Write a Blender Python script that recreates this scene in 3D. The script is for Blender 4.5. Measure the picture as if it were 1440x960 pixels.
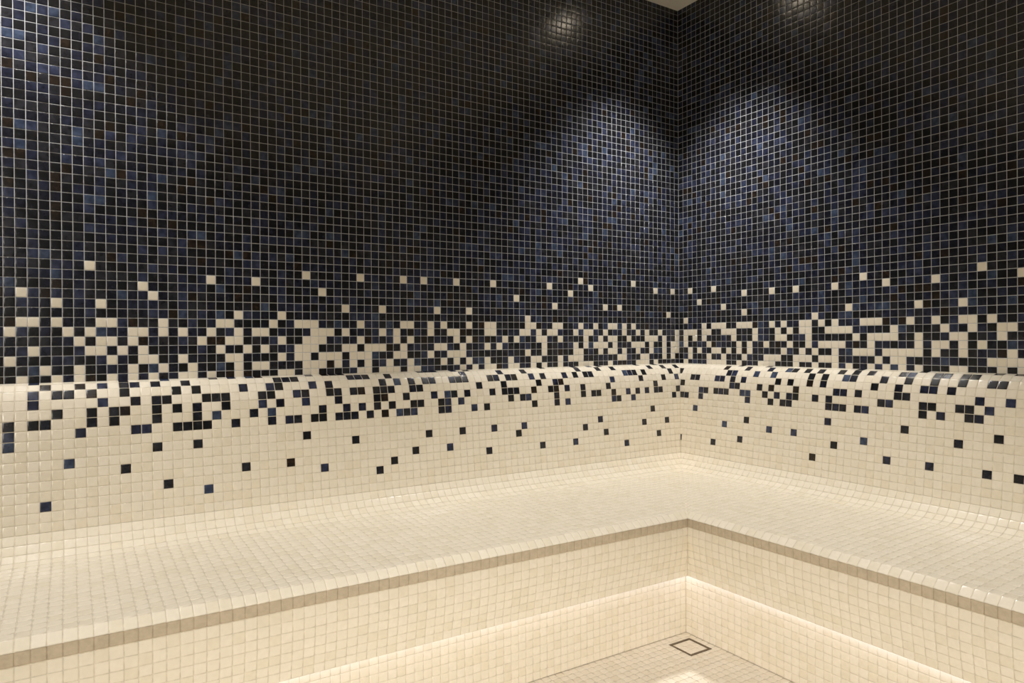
import bpy, math, random
import numpy as np
from mathutils import Matrix, Vector

# ---------------------------------------------------------------- clearing
for o in list(bpy.data.objects):
    bpy.data.objects.remove(o, do_unlink=True)
SC = bpy.context.scene
COL = SC.collection
P = 0.0245                 # one mosaic module in metres
ZF = -42.1                 # floor level, in modules (0 = a joint of the wall)
ZC = 53.77                 # ceiling level, in modules

def W(x, y, z):            # modules -> metres, corner of the room at floor level = origin
    return (x * P, y * P, (z - ZF) * P)

# ---------------------------------------------------------------- camera
CAM = [973.808847, 1.016831, -0.004608, -0.006021, -89.494324, -84.904388, -2.674842, 0.014096, 0.137226, 0.0, -21.60781, 3.17875, 0.0, 1.0, 1.0]
f_px, yaw, pit, roll, cxm, cym, czm = CAM[:7]
fw = Vector((math.cos(pit) * math.cos(yaw), math.cos(pit) * math.sin(yaw), math.sin(pit)))
rt = Vector((math.sin(yaw), -math.cos(yaw), 0.0))
up = rt.cross(fw)
cr, sr = math.cos(roll), math.sin(roll)
rt, up = cr * rt + sr * up, cr * up - sr * rt
cam_data = bpy.data.cameras.new('camera')
cam = bpy.data.objects.new('camera', cam_data)
COL.objects.link(cam)
cam_data.sensor_width = 36.0
cam_data.lens = f_px / 1440.0 * 36.0
cam_data.shift_x = -CAM[10] / 1440.0
cam_data.shift_y = CAM[11] / 1440.0
cam_data.clip_start = 0.02
M = Matrix((rt, up, -fw)).transposed().to_4x4()
M.translation = Vector(W(cxm, cym, czm))
cam.matrix_world = M
SC.camera = cam

# ---------------------------------------------------------------- world, exposure
world = bpy.data.worlds.new('world')
SC.world = world
world.use_nodes = True
world.node_tree.nodes['Background'].inputs[0].default_value = (0.0, 0.0, 0.0, 1)
world.node_tree.nodes['Background'].inputs[1].default_value = 0.0
SC.view_settings.view_transform = 'Standard'
SC.view_settings.look = 'None'
SC.view_settings.gamma = 1.0
SC.view_settings.use_curve_mapping = False
SC.view_settings.exposure = 0.26
SC.cycles.use_denoising = True
SC.cycles.max_bounces = 10
SC.cycles.diffuse_bounces = 6
SC.cycles.sample_clamp_indirect = 6.0
SC.cycles.caustics_reflective = False
SC.cycles.caustics_refractive = False

# lamp settings (the lamps themselves are built by downlight() below)
WARM = (1.0, 0.93, 0.82)
WALL_LAMP = (1.0, 0.97, 0.93)
LAMPS = [   # x, y (modules), watts, cone degrees, blend, colour, label
    (-14.0, -13.6, 78.0, 84.0, 0.8, WALL_LAMP, 'recessed ceiling downlight in the corner above both benches'),
    (-97.0, -11.5, 67.0, 82.0, 0.8, WALL_LAMP, 'recessed ceiling downlight above the far end of the long left bench'),
    (-13.0, -97.0, 52.0, 84.0, 0.8, WALL_LAMP, 'recessed ceiling downlight above the near end of the right bench'),
]
# added warm fill, unseen area lamps that brighten the bench front: x, y, z, aim, size, watts
FILL_LAMPS = [((-148.0, -172.0, 22.0), (-82.0, -26.0, -47.0), 1.0, 9.4),
         ((-172.0, -148.0, 22.0), (-26.0, -60.0, -47.0), 1.0, 8.6)]
LED_STRENGTH = 2.6
LED_COLOUR = (0.95, 0.97, 1.22)

random.seed(11)
rng = np.random.default_rng(7)

# ---------------------------------------------------------------- materials
def new_mat(name):
    m = bpy.data.materials.new(name)
    m.use_nodes = True
    return m, m.node_tree.nodes, m.node_tree.links, m.node_tree.nodes['Principled BSDF']

def glass_tile(name, dark, light, rough, scale=55.0, spec=0.5, blotch=(0.35, 0.7)):
    """vitreous mosaic: cloudy glass between two tones, glossy"""
    m, N, L, b = new_mat(name)
    g = N.new('ShaderNodeNewGeometry')
    n = N.new('ShaderNodeTexNoise'); n.inputs['Scale'].default_value = scale; n.inputs['Detail'].default_value = 3.0
    L.new(g.outputs['Position'], n.inputs['Vector'])
    r = N.new('ShaderNodeValToRGB')
    r.color_ramp.elements[0].position = blotch[0]; r.color_ramp.elements[0].color = (*dark, 1)
    r.color_ramp.elements[1].position = blotch[1]; r.color_ramp.elements[1].color = (*light, 1)
    L.new(n.outputs[0], r.inputs[0]); L.new(r.outputs[0], b.inputs['Base Color'])
    b.inputs['Roughness'].default_value = rough
    b.inputs['Specular IOR Level'].default_value = spec
    return m

def plain(name, col, rough, noise=0.0, scale=120.0, metal=0.0):
    m, N, L, b = new_mat(name)
    b.inputs['Roughness'].default_value = rough
    b.inputs['Metallic'].default_value = metal
    if noise:
        g = N.new('ShaderNodeNewGeometry')
        n = N.new('ShaderNodeTexNoise'); n.inputs['Scale'].default_value = scale
        L.new(g.outputs['Position'], n.inputs['Vector'])
        r = N.new('ShaderNodeValToRGB')
        r.color_ramp.elements[0].position = 0.3; r.color_ramp.elements[0].color = (*[c * (1 - noise) for c in col], 1)
        r.color_ramp.elements[1].position = 0.7; r.color_ramp.elements[1].color = (*[min(1, c * (1 + noise)) for c in col], 1)
        L.new(n.outputs[0], r.inputs[0]); L.new(r.outputs[0], b.inputs['Base Color'])
    else:
        b.inputs['Base Color'].default_value = (*col, 1)
    return m

def glow(name, col, strength):
    m, N, L, b = new_mat(name)
    b.inputs['Base Color'].default_value = (0.8, 0.8, 0.8, 1)
    b.inputs['Emission Color'].default_value = (*col, 1)
    b.inputs['Emission Strength'].default_value = strength
    return m

DARK = [glass_tile('glass_black', (0.006, 0.0065, 0.008), (0.014, 0.015, 0.019), 0.22),
        glass_tile('glass_charcoal', (0.010, 0.0105, 0.014), (0.026, 0.027, 0.035), 0.24),
        glass_tile('glass_brown_black', (0.010, 0.007, 0.006), (0.026, 0.017, 0.012), 0.24),
        glass_tile('glass_ink', (0.006, 0.007, 0.012), (0.015, 0.017, 0.029), 0.22),
        glass_tile('glass_midnight', (0.008, 0.010, 0.021), (0.023, 0.028, 0.056), 0.23),
        glass_tile('glass_navy', (0.014, 0.018, 0.040), (0.040, 0.050, 0.094), 0.24),
        glass_tile('glass_slate_blue', (0.020, 0.030, 0.060), (0.055, 0.078, 0.135), 0.25)]
DARK_P = np.array([0.28, 0.15, 0.06, 0.19, 0.17, 0.11, 0.04]); DARK_P = DARK_P / DARK_P.sum()
CREAM = [glass_tile('glass_cream', (0.76, 0.70, 0.585), (0.79, 0.73, 0.615), 0.2, 90.0),
         glass_tile('glass_ivory', (0.77, 0.71, 0.60), (0.81, 0.75, 0.64), 0.2, 90.0),
         glass_tile('glass_biscuit', (0.735, 0.67, 0.545), (0.77, 0.705, 0.58), 0.2, 90.0)]
CREAM_P = np.array([0.5, 0.3, 0.2])
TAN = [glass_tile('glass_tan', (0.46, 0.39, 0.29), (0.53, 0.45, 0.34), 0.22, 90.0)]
MATS = DARK + CREAM + TAN
ND = len(DARK)
GROUT = plain('grout', (0.50, 0.51, 0.53), 0.85, 0.12, 90.0)
GROUT_LIGHT = plain('grout_light', (0.65, 0.59, 0.48), 0.85, 0.12, 90.0)
PLASTER = plain('ceiling_paint', (0.90, 0.85, 0.76), 0.8, 0.03, 8.0)
STEEL = plain('dark_steel', (0.16, 0.12, 0.08), 0.4, 0.2, 200.0, 0.6)
WHITE_METAL = plain('white_metal', (0.7, 0.68, 0.64), 0.4)
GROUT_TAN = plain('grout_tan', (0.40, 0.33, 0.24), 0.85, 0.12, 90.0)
LENS = glow('lamp_lens', (1.0, 0.86, 0.66), 24.0)
LED = glow('led_light', LED_COLOUR, LED_STRENGTH)

def back_wall_material():
    """unseen sides of the room: dark mosaic laid procedurally, cream at the foot"""
    m, N, L, b = new_mat('mosaic_far')
    g = N.new('ShaderNodeNewGeometry')
    s = N.new('ShaderNodeSeparateXYZ'); L.new(g.outputs['Position'], s.inputs[0])
    a = N.new('ShaderNodeMath'); a.operation = 'ADD'
    L.new(s.outputs[0], a.inputs[0]); L.new(s.outputs[1], a.inputs[1])
    c = N.new('ShaderNodeCombineXYZ'); L.new(a.outputs[0], c.inputs[0]); L.new(s.outputs[2], c.inputs[1])
    t = N.new('ShaderNodeTexBrick'); t.offset = 0.0
    t.inputs['Scale'].default_value = 1.0
    t.inputs['Brick Width'].default_value = P; t.inputs['Row Height'].default_value = P
    t.inputs['Mortar Size'].default_value = P * 0.05
    t.inputs['Color1'].default_value = (0.010, 0.011, 0.016, 1); t.inputs['Color2'].default_value = (0.03, 0.035, 0.06, 1)
    t.inputs['Mortar'].default_value = (0.36, 0.32, 0.26, 1)
    L.new(c.outputs[0], t.inputs['Vector'])
    st = N.new('ShaderNodeMath'); st.operation = 'LESS_THAN'; st.inputs[1].default_value = -8 * P - ZF * P
    L.new(s.outputs[2], st.inputs[0])
    mx = N.new('ShaderNodeMix'); mx.data_type = 'RGBA'
    L.new(st.outputs[0], mx.inputs[0]); L.new(t.outputs[0], mx.inputs[6]); mx.inputs[7].default_value = (0.62, 0.54, 0.40, 1)
    L.new(mx.outputs[2], b.inputs['Base Color'])
    b.inputs['Roughness'].default_value = 0.25
    return m
FAR = back_wall_material()

# ---------------------------------------------------------------- object helpers
def link(name, mesh, parent=None, mats=()):
    o = bpy.data.objects.new(name, mesh)
    COL.objects.link(o)
    for m in mats:
        mesh.materials.append(m)
    if parent is not None:
        o.parent = parent
    return o

def mesh_from(name, verts, faces):
    me = bpy.data.meshes.new(name)
    me.from_pydata([tuple(v) for v in verts], [], faces)
    me.validate(); me.update()
    return me

def box_mesh(name, lo, hi):
    (a, b, c), (d, e, f) = lo, hi
    v = [(a, b, c), (d, b, c), (d, e, c), (a, e, c), (a, b, f), (d, b, f), (d, e, f), (a, e, f)]
    fs = [(0, 3, 2, 1), (4, 5, 6, 7), (0, 1, 5, 4), (1, 2, 6, 5), (2, 3, 7, 6), (3, 0, 4, 7)]
    return mesh_from(name, v, fs)

def empty(name, loc, label, cat, kind=None, group=None):
    o = bpy.data.objects.new(name, None)
    COL.objects.link(o); o.location = loc
    o.empty_display_size = 0.1
    o['label'] = label; o['category'] = cat
    if kind: o['kind'] = kind
    if group: o['group'] = group
    return o

def structure(o, label, cat):
    o['kind'] = 'structure'; o['label'] = label; o['category'] = cat
    return o

# ---------------------------------------------------------------- mosaic tiles
RINGS = [(0.036, -0.05), (0.033, -0.008), (0.066, 0.0), (0.17, 0.002)]   # inset, height (modules)
def ring_params():
    pts = []
    for e, h in RINGS:
        for a, b in ((e, e), (1 - e, e), (1 - e, 1 - e), (e, 1 - e)):
            pts.append((a, b, h))
    return np.array(pts)
RP = ring_params()
RF = []
for k in range(3):
    for j in range(4):
        RF.append((4 * k + j, 4 * k + (j + 1) % 4, 4 * k + 4 + (j + 1) % 4, 4 * k + 4 + j))
RF.append((12, 13, 14, 15))
RF = np.array(RF)

def canonical_tile():
    v = np.stack([RP[:, 0] - 0.5, RP[:, 1] - 0.5, RP[:, 2]], -1) * P
    me = mesh_from('tile', v, [tuple(int(i) for i in f) for f in RF])
    me.polygons.foreach_set('use_smooth', [True] * len(RF))
    me.materials.append(CREAM[0])
    return me
TILE = canonical_tile()

CAMV = np.array([cxm, cym, czm]); FW = np.array(fw); RT = np.array(rt); UP = np.array(up)
def project(Q):
    d = Q - CAMV
    z = d @ FW
    zz = np.where(z > 0.1, z, 0.1)
    x = 720 + CAM[10] + f_px * (d @ RT) / zz
    y = 480 + CAM[11] - f_px * (d @ UP) / zz
    return x, y, z

class Tiles:
    """collects quads (four corners in modules, order: a0b0 a1b0 a1b1 a0b1, a x b pointing out of the wall)"""
    def __init__(self):
        self.q, self.m, self.full = [], [], []
    def add(self, quad, mat, full=True):
        self.q.append(quad); self.m.append(mat); self.full.append(full)
    def build(self, host, budget, stuff_name='mosaic_tiles'):
        """the largest in view (budget: kind -> how many are left) become objects under host, the others one part of kind stuff"""
        Q = np.array(self.q, float); mt = np.array(self.m); full = np.array(self.full)
        n = len(Q)
        px, py, pz = project(Q.reshape(-1, 3))
        px, py, pz = px.reshape(n, 4), py.reshape(n, 4), pz.reshape(n, 4)
        area = 0.5 * np.abs((px[:, 2] - px[:, 0]) * (py[:, 3] - py[:, 1]) - (px[:, 3] - px[:, 1]) * (py[:, 2] - py[:, 0]))
        vis = (pz.min(1) > 1) & (px.mean(1) > -6) & (px.mean(1) < 1446) & (py.mean(1) > -6) & (py.mean(1) < 966) & full
        nrm = np.cross(Q[:, 1] - Q[:, 0], Q[:, 3] - Q[:, 0])
        vis &= ((CAMV - Q.mean(1)) * nrm).sum(1) > 0
        # small tilt and height differences, tile by tile
        tilt = np.clip(rng.normal(0, 0.009, (n, 2)), -0.016, 0.016); lift = rng.normal(0, 0.002, n)
        tilt[(mt >= ND)] *= 0.55
        single = np.zeros(n, bool)
        for kind, sel in (('dark_tile', mt < ND), ('cream_tile', mt >= ND)):
            left = budget.get(kind, 0)
            idx = np.where(vis & sel)[0]
            idx = idx[np.argsort(-area[idx])][:left]
            budget[kind] = left - len(idx)
            single[idx] = True
            for i in idx:
                c = Q[i].mean(0)
                ea = (Q[i, 1] - Q[i, 0]); eb = (Q[i, 3] - Q[i, 0])
                la, lb = np.linalg.norm(ea), np.linalg.norm(eb)
                ea, eb = ea / la, eb / lb
                nn = np.cross(ea, eb); nn /= np.linalg.norm(nn)
                c = c + nn * lift[i]
                ta = ea + nn * tilt[i, 0]; tb = eb + nn * tilt[i, 1]
                ta /= np.linalg.norm(ta); tb /= np.linalg.norm(tb)
                nn = np.cross(ta, tb)
                w = W(*c)
                mw = Matrix(((ta[0] * la, tb[0] * lb, nn[0], w[0]), (ta[1] * la, tb[1] * lb, nn[1], w[1]), (ta[2] * la, tb[2] * lb, nn[2], w[2]), (0, 0, 0, 1)))
                o = bpy.data.objects.new(kind, TILE)
                COL.objects.link(o)
                o.parent = host
                o.matrix_basis = mw
                o.material_slots[0].link = 'OBJECT'
                o.material_slots[0].material = MATS[int(mt[i])]
        rest = ~single
        Q, mt, tilt, lift = Q[rest], mt[rest], tilt[rest], lift[rest]
        n = len(Q)
        if n == 0:
            return
        a, b, h = RP[:, 0], RP[:, 1], RP[:, 2]
        wts = np.stack([(1 - a) * (1 - b), a * (1 - b), a * b, (1 - a) * b], -1)       # 16 x 4
        V = np.einsum('kc,ncd->nkd', wts, Q)
        nn = np.cross(Q[:, 1] - Q[:, 0], Q[:, 3] - Q[:, 0]); nn /= np.linalg.norm(nn, axis=1, keepdims=True)
        H = h[None] + lift[:, None] + tilt[:, :1] * (a - 0.5)[None] + tilt[:, 1:] * (b - 0.5)[None]
        V = V + nn[:, None] * H[..., None]
        V = V.reshape(-1, 3) * P
        V[:, 2] -= ZF * P
        F = (RF[None] + (np.arange(n) * 16)[:, None, None]).reshape(-1)
        me = bpy.data.meshes.new(stuff_name)
        me.vertices.add(len(V)); me.vertices.foreach_set('co', V.astype(np.float32).ravel())
        nf = n * len(RF)
        me.loops.add(nf * 4); me.loops.foreach_set('vertex_index', F.astype(np.int32))
        me.polygons.add(nf); me.polygons.foreach_set('loop_start', np.arange(0, nf * 4, 4, dtype=np.int32))
        me.polygons.foreach_set('material_index', np.repeat(mt, len(RF)).astype(np.int32))
        me.polygons.foreach_set('use_smooth', np.ones(nf, bool))
        me.update(calc_edges=True); me.validate()
        o = link(stuff_name, me, host, MATS)
        o['kind'] = 'stuff'
        return o

def dark_pick():
    return int(rng.choice(ND, p=DARK_P))
def cream_pick():
    return ND + int(rng.choice(3, p=CREAM_P))

# which tiles are cream in the dark wall, and dark in the cream ledge (row -> columns counted from the corner)
WALL_CREAM = {'L': {
    -7: [10,21],
    -6: [1,5,19,27,37,43,48,51,57,64,87],
    -5: [23,70,75],
    -4: [33,62,82],
    -3: [13,16,26,81,93],
    -2: [2,41,46,54,59,86,90],
    -1: [31,67,72],
    0: [10,12,14,15,18,21,25,26,30,31,37,38,41,45,47,50,51,57,63,64,65,68,73,74,80,85,86,90,92,93],
    1: [0,4,7,9,12,16,19,20,22,26,27,29,31,32,37,38,43,44,47,52,54,59,61,62,63,69,70,72,75,78,80,82,83,87,89,94],
    2: [0,3,5,6,7,11,14,15,17,20,25,28,29,33,35,41,43,50,52,57,62,63,64,67,72,73,76,83,85,86,88],
    3: [0,1,3,6,8,9,10,14,16,17,18,20,22,28,36,38,42,45,46,51,54,55,56,58,59,63,64,65,69,71,74,82,84,86,87,92],
    4: [0,1,3,6,9,12,14,15,17,21,22,28,31,42,43,44,47,51,52,56,57,58,60,61,62,64,65,67,72,73,78,81,82,85,94],
    5: [1,3,7,8,12,13,21,22,23,25,29,30,34,38,41,43,45,50,53,56,58,60,62,63,64,69,70,72,77,80,83,88,91],
    6: [5,7,8,9,15,19,20,21,25,28,30,33,34,37,38,40,42,49,50,52,53,54,56,57,63,64,66,67,72,75,77,78,81,83,85,88,90,93],
}, 'R': {
    -6: [2,7,32,46],
    -5: [13,18,22,28,35,41,50],
    -4: [4],
    -3: [9],
    -2: [13,30,39,44],
    -1: [1,25],
    0: [5,7,8,9,12,13,14,18,20,23,24,26,28,32,33,34,38,41,44,45,47],
    1: [1,2,3,5,6,9,10,11,15,19,21,23,24,27,28,29,30,36,42,45,48,49],
    2: [1,3,5,11,15,19,20,24,31,33,34,35,36,39,43,44,48],
    3: [1,6,12,14,17,21,24,26,27,28,29,33,39,41,42,44,46],
    4: [2,4,7,8,10,12,14,20,23,25,28,31,32,33,35,36,37,38,39,41,44,49],
    5: [2,6,9,13,17,18,19,22,23,24,26,27,28,34,36,37,47,48,49,50],
    6: [1,6,7,8,9,12,16,17,18,22,25,28,30,33,35,37,39,43,44,48,50],
}}
LEDGE_DARK = {'L': {
    0: [6,10,18,20,23,29,42,44,47,48,49,60,61,62,64,70,71,73,75,80,84,92],
    1: [2,5,8,16,19,23,33,37,43,54,57,58,59,66,67,68,78,81,83,84,86,88,91],
    2: [4,10,12,13,14,21,22,24,26,30,32,35,36,38,39,43,44,45,48,49,51,53,55,62,64,68,69,72,77,79,84,87,89,90,92],
    3: [3,6,11,17,27,28,31,37,41,50,51,54,55,56,58,59,61,62,65,66,69,70,74,75,76,80,81,83,86,92],
    4: [8,18,23,26,28,29,32,35,36,37,39,43,45,46,48,52,55,56,61,65,68,70,74,77,79,81,84,85,87,90],
    5: [3,7,8,10,12,14,17,20,21,23,28,33,34,36,44,46,47,50,51,54,56,58,60,63,69,71,75,77,81,85,87,91,92,94],
    6: [4,13,16,17,26,28,32,40,42,46,47,51,52,53,55,57,59,60,61,63,64,66,67,69,73,76,77,78,79,82,83,88,94],
    7: [94],
    8: [9,65,77,81],
    9: [20,34,39,44,49,59,89],
    10: [6,11,23,35,84],
    11: [19,46,51,67,72],
    12: [8,25,31,40,54,63,80],
    13: [15,56,76,91],
}, 'R': {
    0: [13,18,32,40,48,50],
    1: [11,15,19,22,23,25,27,30,32,34,38,39,42,43,45,46],
    2: [2,12,13,17,20,26,28,31,32,36,39,42,45,48,49],
    3: [5,6,10,11,13,15,21,23,26,28,35,38,41,42,44],
    4: [3,13,14,18,20,24,30,31,33,38,39,47,50],
    5: [7,8,10,11,12,15,16,19,21,23,24,27,29,36,37,41,42,45,46,48],
    6: [3,4,7,16,20,22,23,29,30,31,33,34,41,43,46,47],
    8: [6,29,39,49],
    9: [16,45],
    10: [12,20,24,34],
    11: [30],
    12: [15,37,42,48,51],
    13: [3,10,27],
}}
SEEN = {'L': 96, 'R': 51}     # columns the photograph shows; beyond them the pattern runs on at the same density
UMAX = {'L': 128, 'R': 104}
ROOM = 152.0                  # side of the square room, modules

P_WALL = {-7: .01, -6: .04, -5: .05, -4: .03, -3: .03, -2: .05, -1: .03, 0: .33, 1: .37, 2: .33, 3: .36, 4: .37, 5: .36, 6: .4}
P_LEDGE = [.2, .23, .3, .3, .28, .34, .33, .03, .09, .1, .05, .06, .05, .03]

def pt(side, u, d, z):
    """u along the wall from the corner, d out of the wall, z height"""
    return (-u, -d, z) if side == 'L' else (-d, -u, z)

def quad(side, ua, ub, s0, s1, uat=None):
    """tile between columns ua..ub, from profile point s0 (upper) to s1 (lower); ua may differ at both (mitred cut)"""
    ua0, ua1 = (ua, ua) if uat is None else uat
    d0, z0 = s0; d1, z1 = s1
    if side == 'L':     # seen from the room: larger u to the left
        return [pt('L', ub, d1, z1), pt('L', ua1, d1, z1), pt('L', ua0, d0, z0), pt('L', ub, d0, z0)]
    return [pt('R', ua1, d1, z1), pt('R', ub, d1, z1), pt('R', ub, d0, z0), pt('R', ua0, d0, z0)]

def lay_row(T, side, s0, s1, mat_of, umax, off=0.0):
    """one row of tiles along one arm of the L, cut on the mitre where both arms meet"""
    d0, d1 = s0[0], s1[0]
    c = int(math.floor(min(d0, d1) - off))
    while c + off < umax:
        ua, ub = c + off, c + off + 1
        a0, a1 = max(ua, d0), max(ua, d1)
        if ub - max(a0, a1) > 0.12:
            cut = a0 > ua + 1e-6 or a1 > ua + 1e-6
            T.add(quad(side, ua, ub, s0, s1, (a0, a1)), mat_of(c), not cut)
        elif ub - min(a0, a1) > 0.3:
            T.add(quad(side, ua, ub, s0, s1, (min(a0, ub - 0.1), min(a1, ub - 0.1))), mat_of(c), False)
        c += 1

def grout_sheet(name, prof, parent, mat, umax=ROOM - 0.5, back=0.024):
    """the mortar bed under the tiles: the profile set back a little, run along both walls and mitred"""
    n = len(prof)
    pr = []
    for i in range(n):
        i0, i1 = max(0, i - 1), min(n - 1, i + 1)
        td, tz = prof[i1][0] - prof[i0][0], prof[i1][1] - prof[i0][1]
        l = math.hypot(td, tz)
        nd, nz = -tz / l, td / l
        pr.append((prof[i][0] - nd * back, prof[i][1] - nz * back))
    v, f = [], []
    for side in 'LR':
        b = len(v)
        for d, z in pr:
            v.append(W(*pt(side, umax, d, z))); v.append(W(*pt(side, d, d, z)))
        for i in range(n - 1):
            q = (b + 2 * i, b + 2 * i + 2, b + 2 * i + 3, b + 2 * i + 1)
            f.append(q if side == 'L' else q[::-1])
    me = mesh_from(name, v, f)
    return link(name, me, parent, [mat])

# ---------------------------------------------------------------- the room shell
TH = 4.0
def slab(name, lo, hi, mat):
    return link(name, box_mesh(name, W(*lo), W(*hi)), None, [mat])

floor = structure(slab('floor', (-ROOM - TH, -ROOM - TH, ZF - TH), (TH, TH, ZF - 0.06), GROUT_LIGHT), 'cream mosaic tiled floor between the benches', 'floor')
ceiling = structure(slab('ceiling', (-ROOM - TH, -ROOM - TH, ZC), (TH, TH, ZC + TH), PLASTER), 'plain beige painted ceiling above the dark mosaic walls', 'ceiling')
wall_left = structure(slab('wall_left', (-ROOM - TH, 0.024, ZF - TH), (TH, TH, ZC), GROUT), 'dark blue and black mosaic wall left of the corner, scattered with cream tiles', 'wall')
wall_right = structure(slab('wall_right', (0.024, -ROOM - TH, ZF - TH), (TH, 0.075, ZC), GROUT), 'dark blue and black mosaic wall right of the corner, scattered with cream tiles', 'wall')
FILL_OPENING = (-150.0, -112.0, 42.0)      # openings added to let the fill light in: from, to, head height
def wall_with_opening(name, along_x, label):
    a, b, h = FILL_OPENING
    bxs = [(-ROOM - TH, a, ZF, ZC), (b, 0.0, ZF, ZC), (a, b, h, ZC)]
    v, f = [], []
    for u0, u1, z0, z1 in bxs:
        m = ((u0, -ROOM - TH, z0), (u1, -ROOM, z1)) if along_x else ((-ROOM - TH, u0, z0), (-ROOM, u1, z1))
        me = box_mesh('t', W(*m[0]), W(*m[1]))
        n = len(v)
        v += [tuple(q.co) for q in me.vertices]; f += [tuple(n + i for i in q.vertices) for q in me.polygons]
        bpy.data.meshes.remove(me)
    return structure(link(name, mesh_from(name, v, f), None, [FAR]), label, 'wall')
wall_back = wall_with_opening('wall_back', True, 'dark mosaic wall facing the long bench, behind the viewer, with an added opening for fill light')
wall_front = wall_with_opening('wall_front', False, 'dark mosaic wall facing the short bench, behind the viewer, with an added opening for fill light')

# wall mosaic: 60 rows, from the ceiling down to behind the ledge
for side, host in (('L', wall_left), ('R', wall_right)):
    T = Tiles()
    for r in range(-54, 8):
        top = min(-r, ZC)
        if top - (-r - 1) < 0.3:
            continue
        cols = set(WALL_CREAM[side].get(r, ()))
        for c in range(0, 160):
            if c > SEEN[side] and rng.random() < P_WALL.get(r, .4 if r > 6 else 0):
                cols.add(c)
        if r == 7:
            cols = {c for c in range(0, 160) if rng.random() < .5}
        lay_row(T, side, (0, top), (0, -r - 1), lambda c: cream_pick() if c in cols else dark_pick(), UMAX[side])
    T.build(host, {'dark_tile': 300, 'cream_tile': 300})

# ---------------------------------------------------------------- the ledge (backrest) along both walls
LEDGE = [(0.04, -6.72), (1.03, -6.88), (1.95, -7.45), (2.55, -8.35), (2.85, -9.30), (3.0, -10.29), (3.08, -11.29), (3.17, -12.28), (3.25, -13.28),
         (3.33, -14.27), (3.42, -15.27), (3.50, -16.26), (3.60, -17.26), (3.70, -18.25), (3.80, -19.25), (3.90, -20.25), (4.03, -21.2)]
ledge = grout_sheet('backrest_ledge', LEDGE, None, GROUT_LIGHT)
ledge['label'] = 'cream tiled backrest ledge with rounded top and scattered dark blue tiles'
ledge['category'] = 'backrest'
T = Tiles()
for side in 'LR':
    for k in range(len(LEDGE) - 1):
        cols = set(LEDGE_DARK[side].get(k, ()))
        if k < len(P_LEDGE):
            cols |= {c for c in range(SEEN[side] + 1, 160) if rng.random() < P_LEDGE[k]}
        lay_row(T, side, LEDGE[k], LEDGE[k + 1], lambda c: dark_pick() if c in cols else cream_pick(), UMAX[side])
T.build(ledge, {'dark_tile': 300, 'cream_tile': 300})

# ---------------------------------------------------------------- the bench
bench = empty('corner_bench', (0, 0, 0), 'long cream mosaic corner bench with rounded front edge and lit recessed base', 'bench')
SEAT = [(4.03, -21.2), (4.5, -22.05), (5.15, -22.80), (6.0, -23.28), (6.98, -23.5)]
for i in range(1, 17):
    SEAT.append((6.98 + (23.55 - 6.98) * i / 16, -23.5 - 0.65 * i / 16))
SEAT += [(24.40, -24.86)]
APRON = [(24.30, -24.90), (24.26, -25.95), (24.16, -26.02), (24.24, -26.98), (24.18, -27.96), (24.08, -28.88), (23.94, -29.82), (23.78, -30.70), (23.62, -31.55), (23.50, -32.40)]
PLINTH = [(19.0, -32.40 - 0.97 * i) for i in range(0, 11)]
BENCH_BUDGET = {'cream_tile': 300}
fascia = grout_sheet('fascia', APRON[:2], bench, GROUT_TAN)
apron = grout_sheet('apron', APRON[1:], bench, GROUT_LIGHT)
seat = grout_sheet('seat', SEAT, bench, GROUT_LIGHT)
plinth = grout_sheet('plinth', PLINTH, bench, GROUT_LIGHT)
soffit = grout_sheet('soffit', [(23.45, -32.36), (18.9, -32.36)], bench, GROUT_LIGHT, back=0.0)
parts = []
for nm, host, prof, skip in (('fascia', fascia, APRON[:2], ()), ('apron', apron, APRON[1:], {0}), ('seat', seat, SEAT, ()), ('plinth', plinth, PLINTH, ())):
    T = Tiles()
    for side in 'LR':
        for k in range(len(prof) - 1):
            if k in skip:
                continue
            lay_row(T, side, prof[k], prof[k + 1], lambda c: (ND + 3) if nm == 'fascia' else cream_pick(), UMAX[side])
    parts.append((T, host))
# the 300 that show largest over the whole bench are single tiles
areas = []
for T, host in parts:
    Q = np.array(T.q, float); n = len(Q)
    px, py, pz = project(Q.reshape(-1, 3)); px, py, pz = px.reshape(n, 4), py.reshape(n, 4), pz.reshape(n, 4)
    ar = 0.5 * np.abs((px[:, 2] - px[:, 0]) * (py[:, 3] - py[:, 1]) - (px[:, 3] - px[:, 1]) * (py[:, 2] - py[:, 0]))
    ok = (pz.min(1) > 1) & (px.mean(1) > -6) & (px.mean(1) < 1446) & (py.mean(1) > -6) & (py.mean(1) < 966) & np.array(T.full)
    areas.append(np.where(ok, ar, 0))
cutoff = np.sort(np.concatenate(areas))[-300]
for (T, host), ar in zip(parts, areas):
    T.build(host, {'cream_tile': int((ar >= cutoff).sum())})

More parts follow.
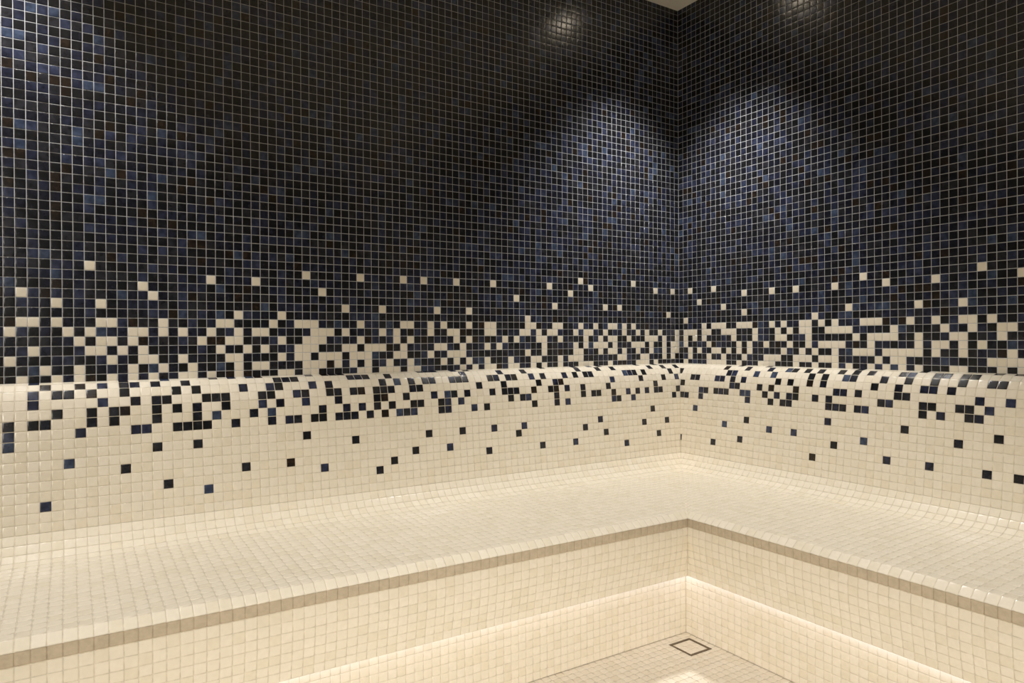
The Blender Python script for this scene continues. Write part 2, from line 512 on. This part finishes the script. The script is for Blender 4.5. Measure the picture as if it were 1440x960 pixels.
# ---------------------------------------------------------------- the floor mosaic and the drain
DR0, DR1 = (-23.83, -24.33), (-20.0, -20.49)            # drain square in modules: (x0, y0), (x1, y1)
T = Tiles()
for i in range(19, 96):
    for j in range(19, 96):
        x0, x1, y0, y1 = -i - 1, -i, -j - 1, -j
        if x1 > DR0[0] and x0 < DR1[0] and y1 > DR0[1] and y0 < DR1[1]:
            # tiles beside the drain are cut round it
            pieces = []
            if x0 < DR0[0]: pieces.append((x0, DR0[0], y0, y1))
            if x1 > DR1[0]: pieces.append((DR1[0], x1, y0, y1))
            xa, xb = max(x0, DR0[0]), min(x1, DR1[0])
            if y0 < DR0[1]: pieces.append((xa, xb, y0, DR0[1]))
            if y1 > DR1[1]: pieces.append((xa, xb, DR1[1], y1))
            for a, b, c, d in pieces:
                if b - a > 0.15 and d - c > 0.15:
                    T.add([(a, c, ZF), (b, c, ZF), (b, d, ZF), (a, d, ZF)], cream_pick(), False)
            continue
        T.add([(x0, y0, ZF), (x1, y0, ZF), (x1, y1, ZF), (x0, y1, ZF)], cream_pick())
T.build(floor, {'cream_tile': 300})

dx, dy = (DR0[0] + DR1[0]) / 2, (DR0[1] + DR1[1]) / 2
drain = empty('floor_drain', W(dx, dy, ZF), 'square floor drain with dark metal frame and tiled cover in the floor corner', 'drain')
hw = (DR1[0] - DR0[0]) / 2
def ring_mesh(name, ro, ri, z0, z1):
    v, f = [], []
    for r, z in ((ro, z0), (ro, z1), (ri, z1), (ri, z0)):
        for sx, sy in ((-1, -1), (1, -1), (1, 1), (-1, 1)):
            v.append((sx * r * P, sy * r * P, z * P))
    for k in range(4):
        for j in range(4):
            a, b = 4 * k + j, 4 * k + (j + 1) % 4
            c, d = 4 * ((k + 1) % 4) + (j + 1) % 4, 4 * ((k + 1) % 4) + j
            f.append((a, b, c, d))
    return mesh_from(name, v, f)
link('frame', ring_mesh('frame', hw - 0.02, hw - 0.34, -0.05, 0.012), drain, [STEEL])
cover = link('cover', box_mesh('cover', ((-hw + 0.42) * P, (-hw + 0.42) * P, -0.05 * P), ((hw - 0.42) * P, (hw - 0.42) * P, -0.02 * P)), drain, [GROUT_LIGHT])
inner = hw - 0.46
nt = max(1, int(round(2 * inner)))
st = 2 * inner / nt
for i in range(nt):
    for j in range(nt):
        o = bpy.data.objects.new('cream_tile', TILE); COL.objects.link(o); o.parent = cover
        o.matrix_basis = Matrix.Translation(((-inner + (i + .5) * st) * P, (-inner + (j + .5) * st) * P, 0.0)) @ Matrix.Diagonal((st, st, 0.8, 1))
        o.material_slots[0].link = 'OBJECT'; o.material_slots[0].material = MATS[cream_pick()]

# ---------------------------------------------------------------- light strips under the bench
def led(side, label):
    d0, d1, zt, zb = 19.06, 19.5, -33.55, -33.95
    v, f = [], []
    n = 28
    us = np.linspace(d1 if side == 'R' else d1, 128 if side == 'L' else 104, n + 1)
    ring = ((d0, zt), (d1, zt), (d1, zb), (d0, zb))
    for u in us:
        for d, z in ring:
            v.append(W(*pt(side, max(u, d), d, z)))
    for i in range(n):
        for j in range(4):
            a, b = 4 * i + j, 4 * i + (j + 1) % 4
            f.append((a, b, b + 4, a + 4))
    f.append((0, 1, 2, 3)); f.append((4 * n, 4 * n + 1, 4 * n + 2, 4 * n + 3))
    o = link('light_strip', mesh_from('light_strip', v, f), None, [LED])
    o['label'] = label; o['category'] = 'light strip'; o['group'] = 'light strips under the bench'
    return o
led('L', 'white light strip hidden under the front of the long left bench run')
led('R', 'white light strip hidden under the front of the right bench run')

# ---------------------------------------------------------------- ceiling downlights
def cyl(name, r0, r1, z0, z1, n=32):
    v, f = [], []
    for r, z in ((r0, z0), (r1, z1)):
        for k in range(n):
            a = 2 * math.pi * k / n
            v.append((r * math.cos(a), r * math.sin(a), z))
    for k in range(n):
        f.append((k, (k + 1) % n, n + (k + 1) % n, n + k))
    return v, f
def downlight(x, y, watts, cone, blend, colour, label):
    t = empty('ceiling_downlight', W(x, y, ZC), label, 'ceiling lamp', group='ceiling downlights')
    n = 32
    v, f = [], []
    prof = ((0.050, 0.0), (0.050, -0.004), (0.046, -0.007), (0.038, -0.006), (0.034, -0.002), (0.034, 0.0))
    for r, z in prof:
        for k in range(n):
            a = 2 * math.pi * k / n
            v.append((r * math.cos(a), r * math.sin(a), z))
    for i in range(len(prof) - 1):
        for k in range(n):
            f.append((i * n + k, i * n + (k + 1) % n, (i + 1) * n + (k + 1) % n, (i + 1) * n + k))
    me = mesh_from('trim_ring', v, f)
    link('trim_ring', me, t, [WHITE_METAL])
    v = [(0.034 * math.cos(2 * math.pi * k / n), 0.034 * math.sin(2 * math.pi * k / n), -0.0015) for k in range(n)]
    link('lens', mesh_from('lens', v, [tuple(range(n))[::-1]]), t, [LENS])
    l = bpy.data.lights.new('lamp_light', 'SPOT')
    l.energy = watts; l.color = colour
    l.spot_size = math.radians(cone); l.spot_blend = blend; l.shadow_soft_size = 0.03
    lo = bpy.data.objects.new('lamp_light', l); COL.objects.link(lo)
    lo.parent = t; lo.location = (0, 0, -0.035)
for a in LAMPS:
    downlight(*a)

# ---------------------------------------------------------------- added fill lamps outside the openings, out of view
for loc, aim, size, watts in FILL_LAMPS:
    l = bpy.data.lights.new('fill_lamp', 'AREA')
    l.energy = watts; l.color = WARM; l.shape = 'RECTANGLE'; l.size = size * 0.7; l.size_y = size; l.spread = math.radians(44.0)
    lo = bpy.data.objects.new('fill_lamp', l); COL.objects.link(lo)
    lo.location = W(*loc)
    lo.rotation_euler = (Vector(W(*aim)) - Vector(W(*loc))).to_track_quat('-Z', 'Y').to_euler()
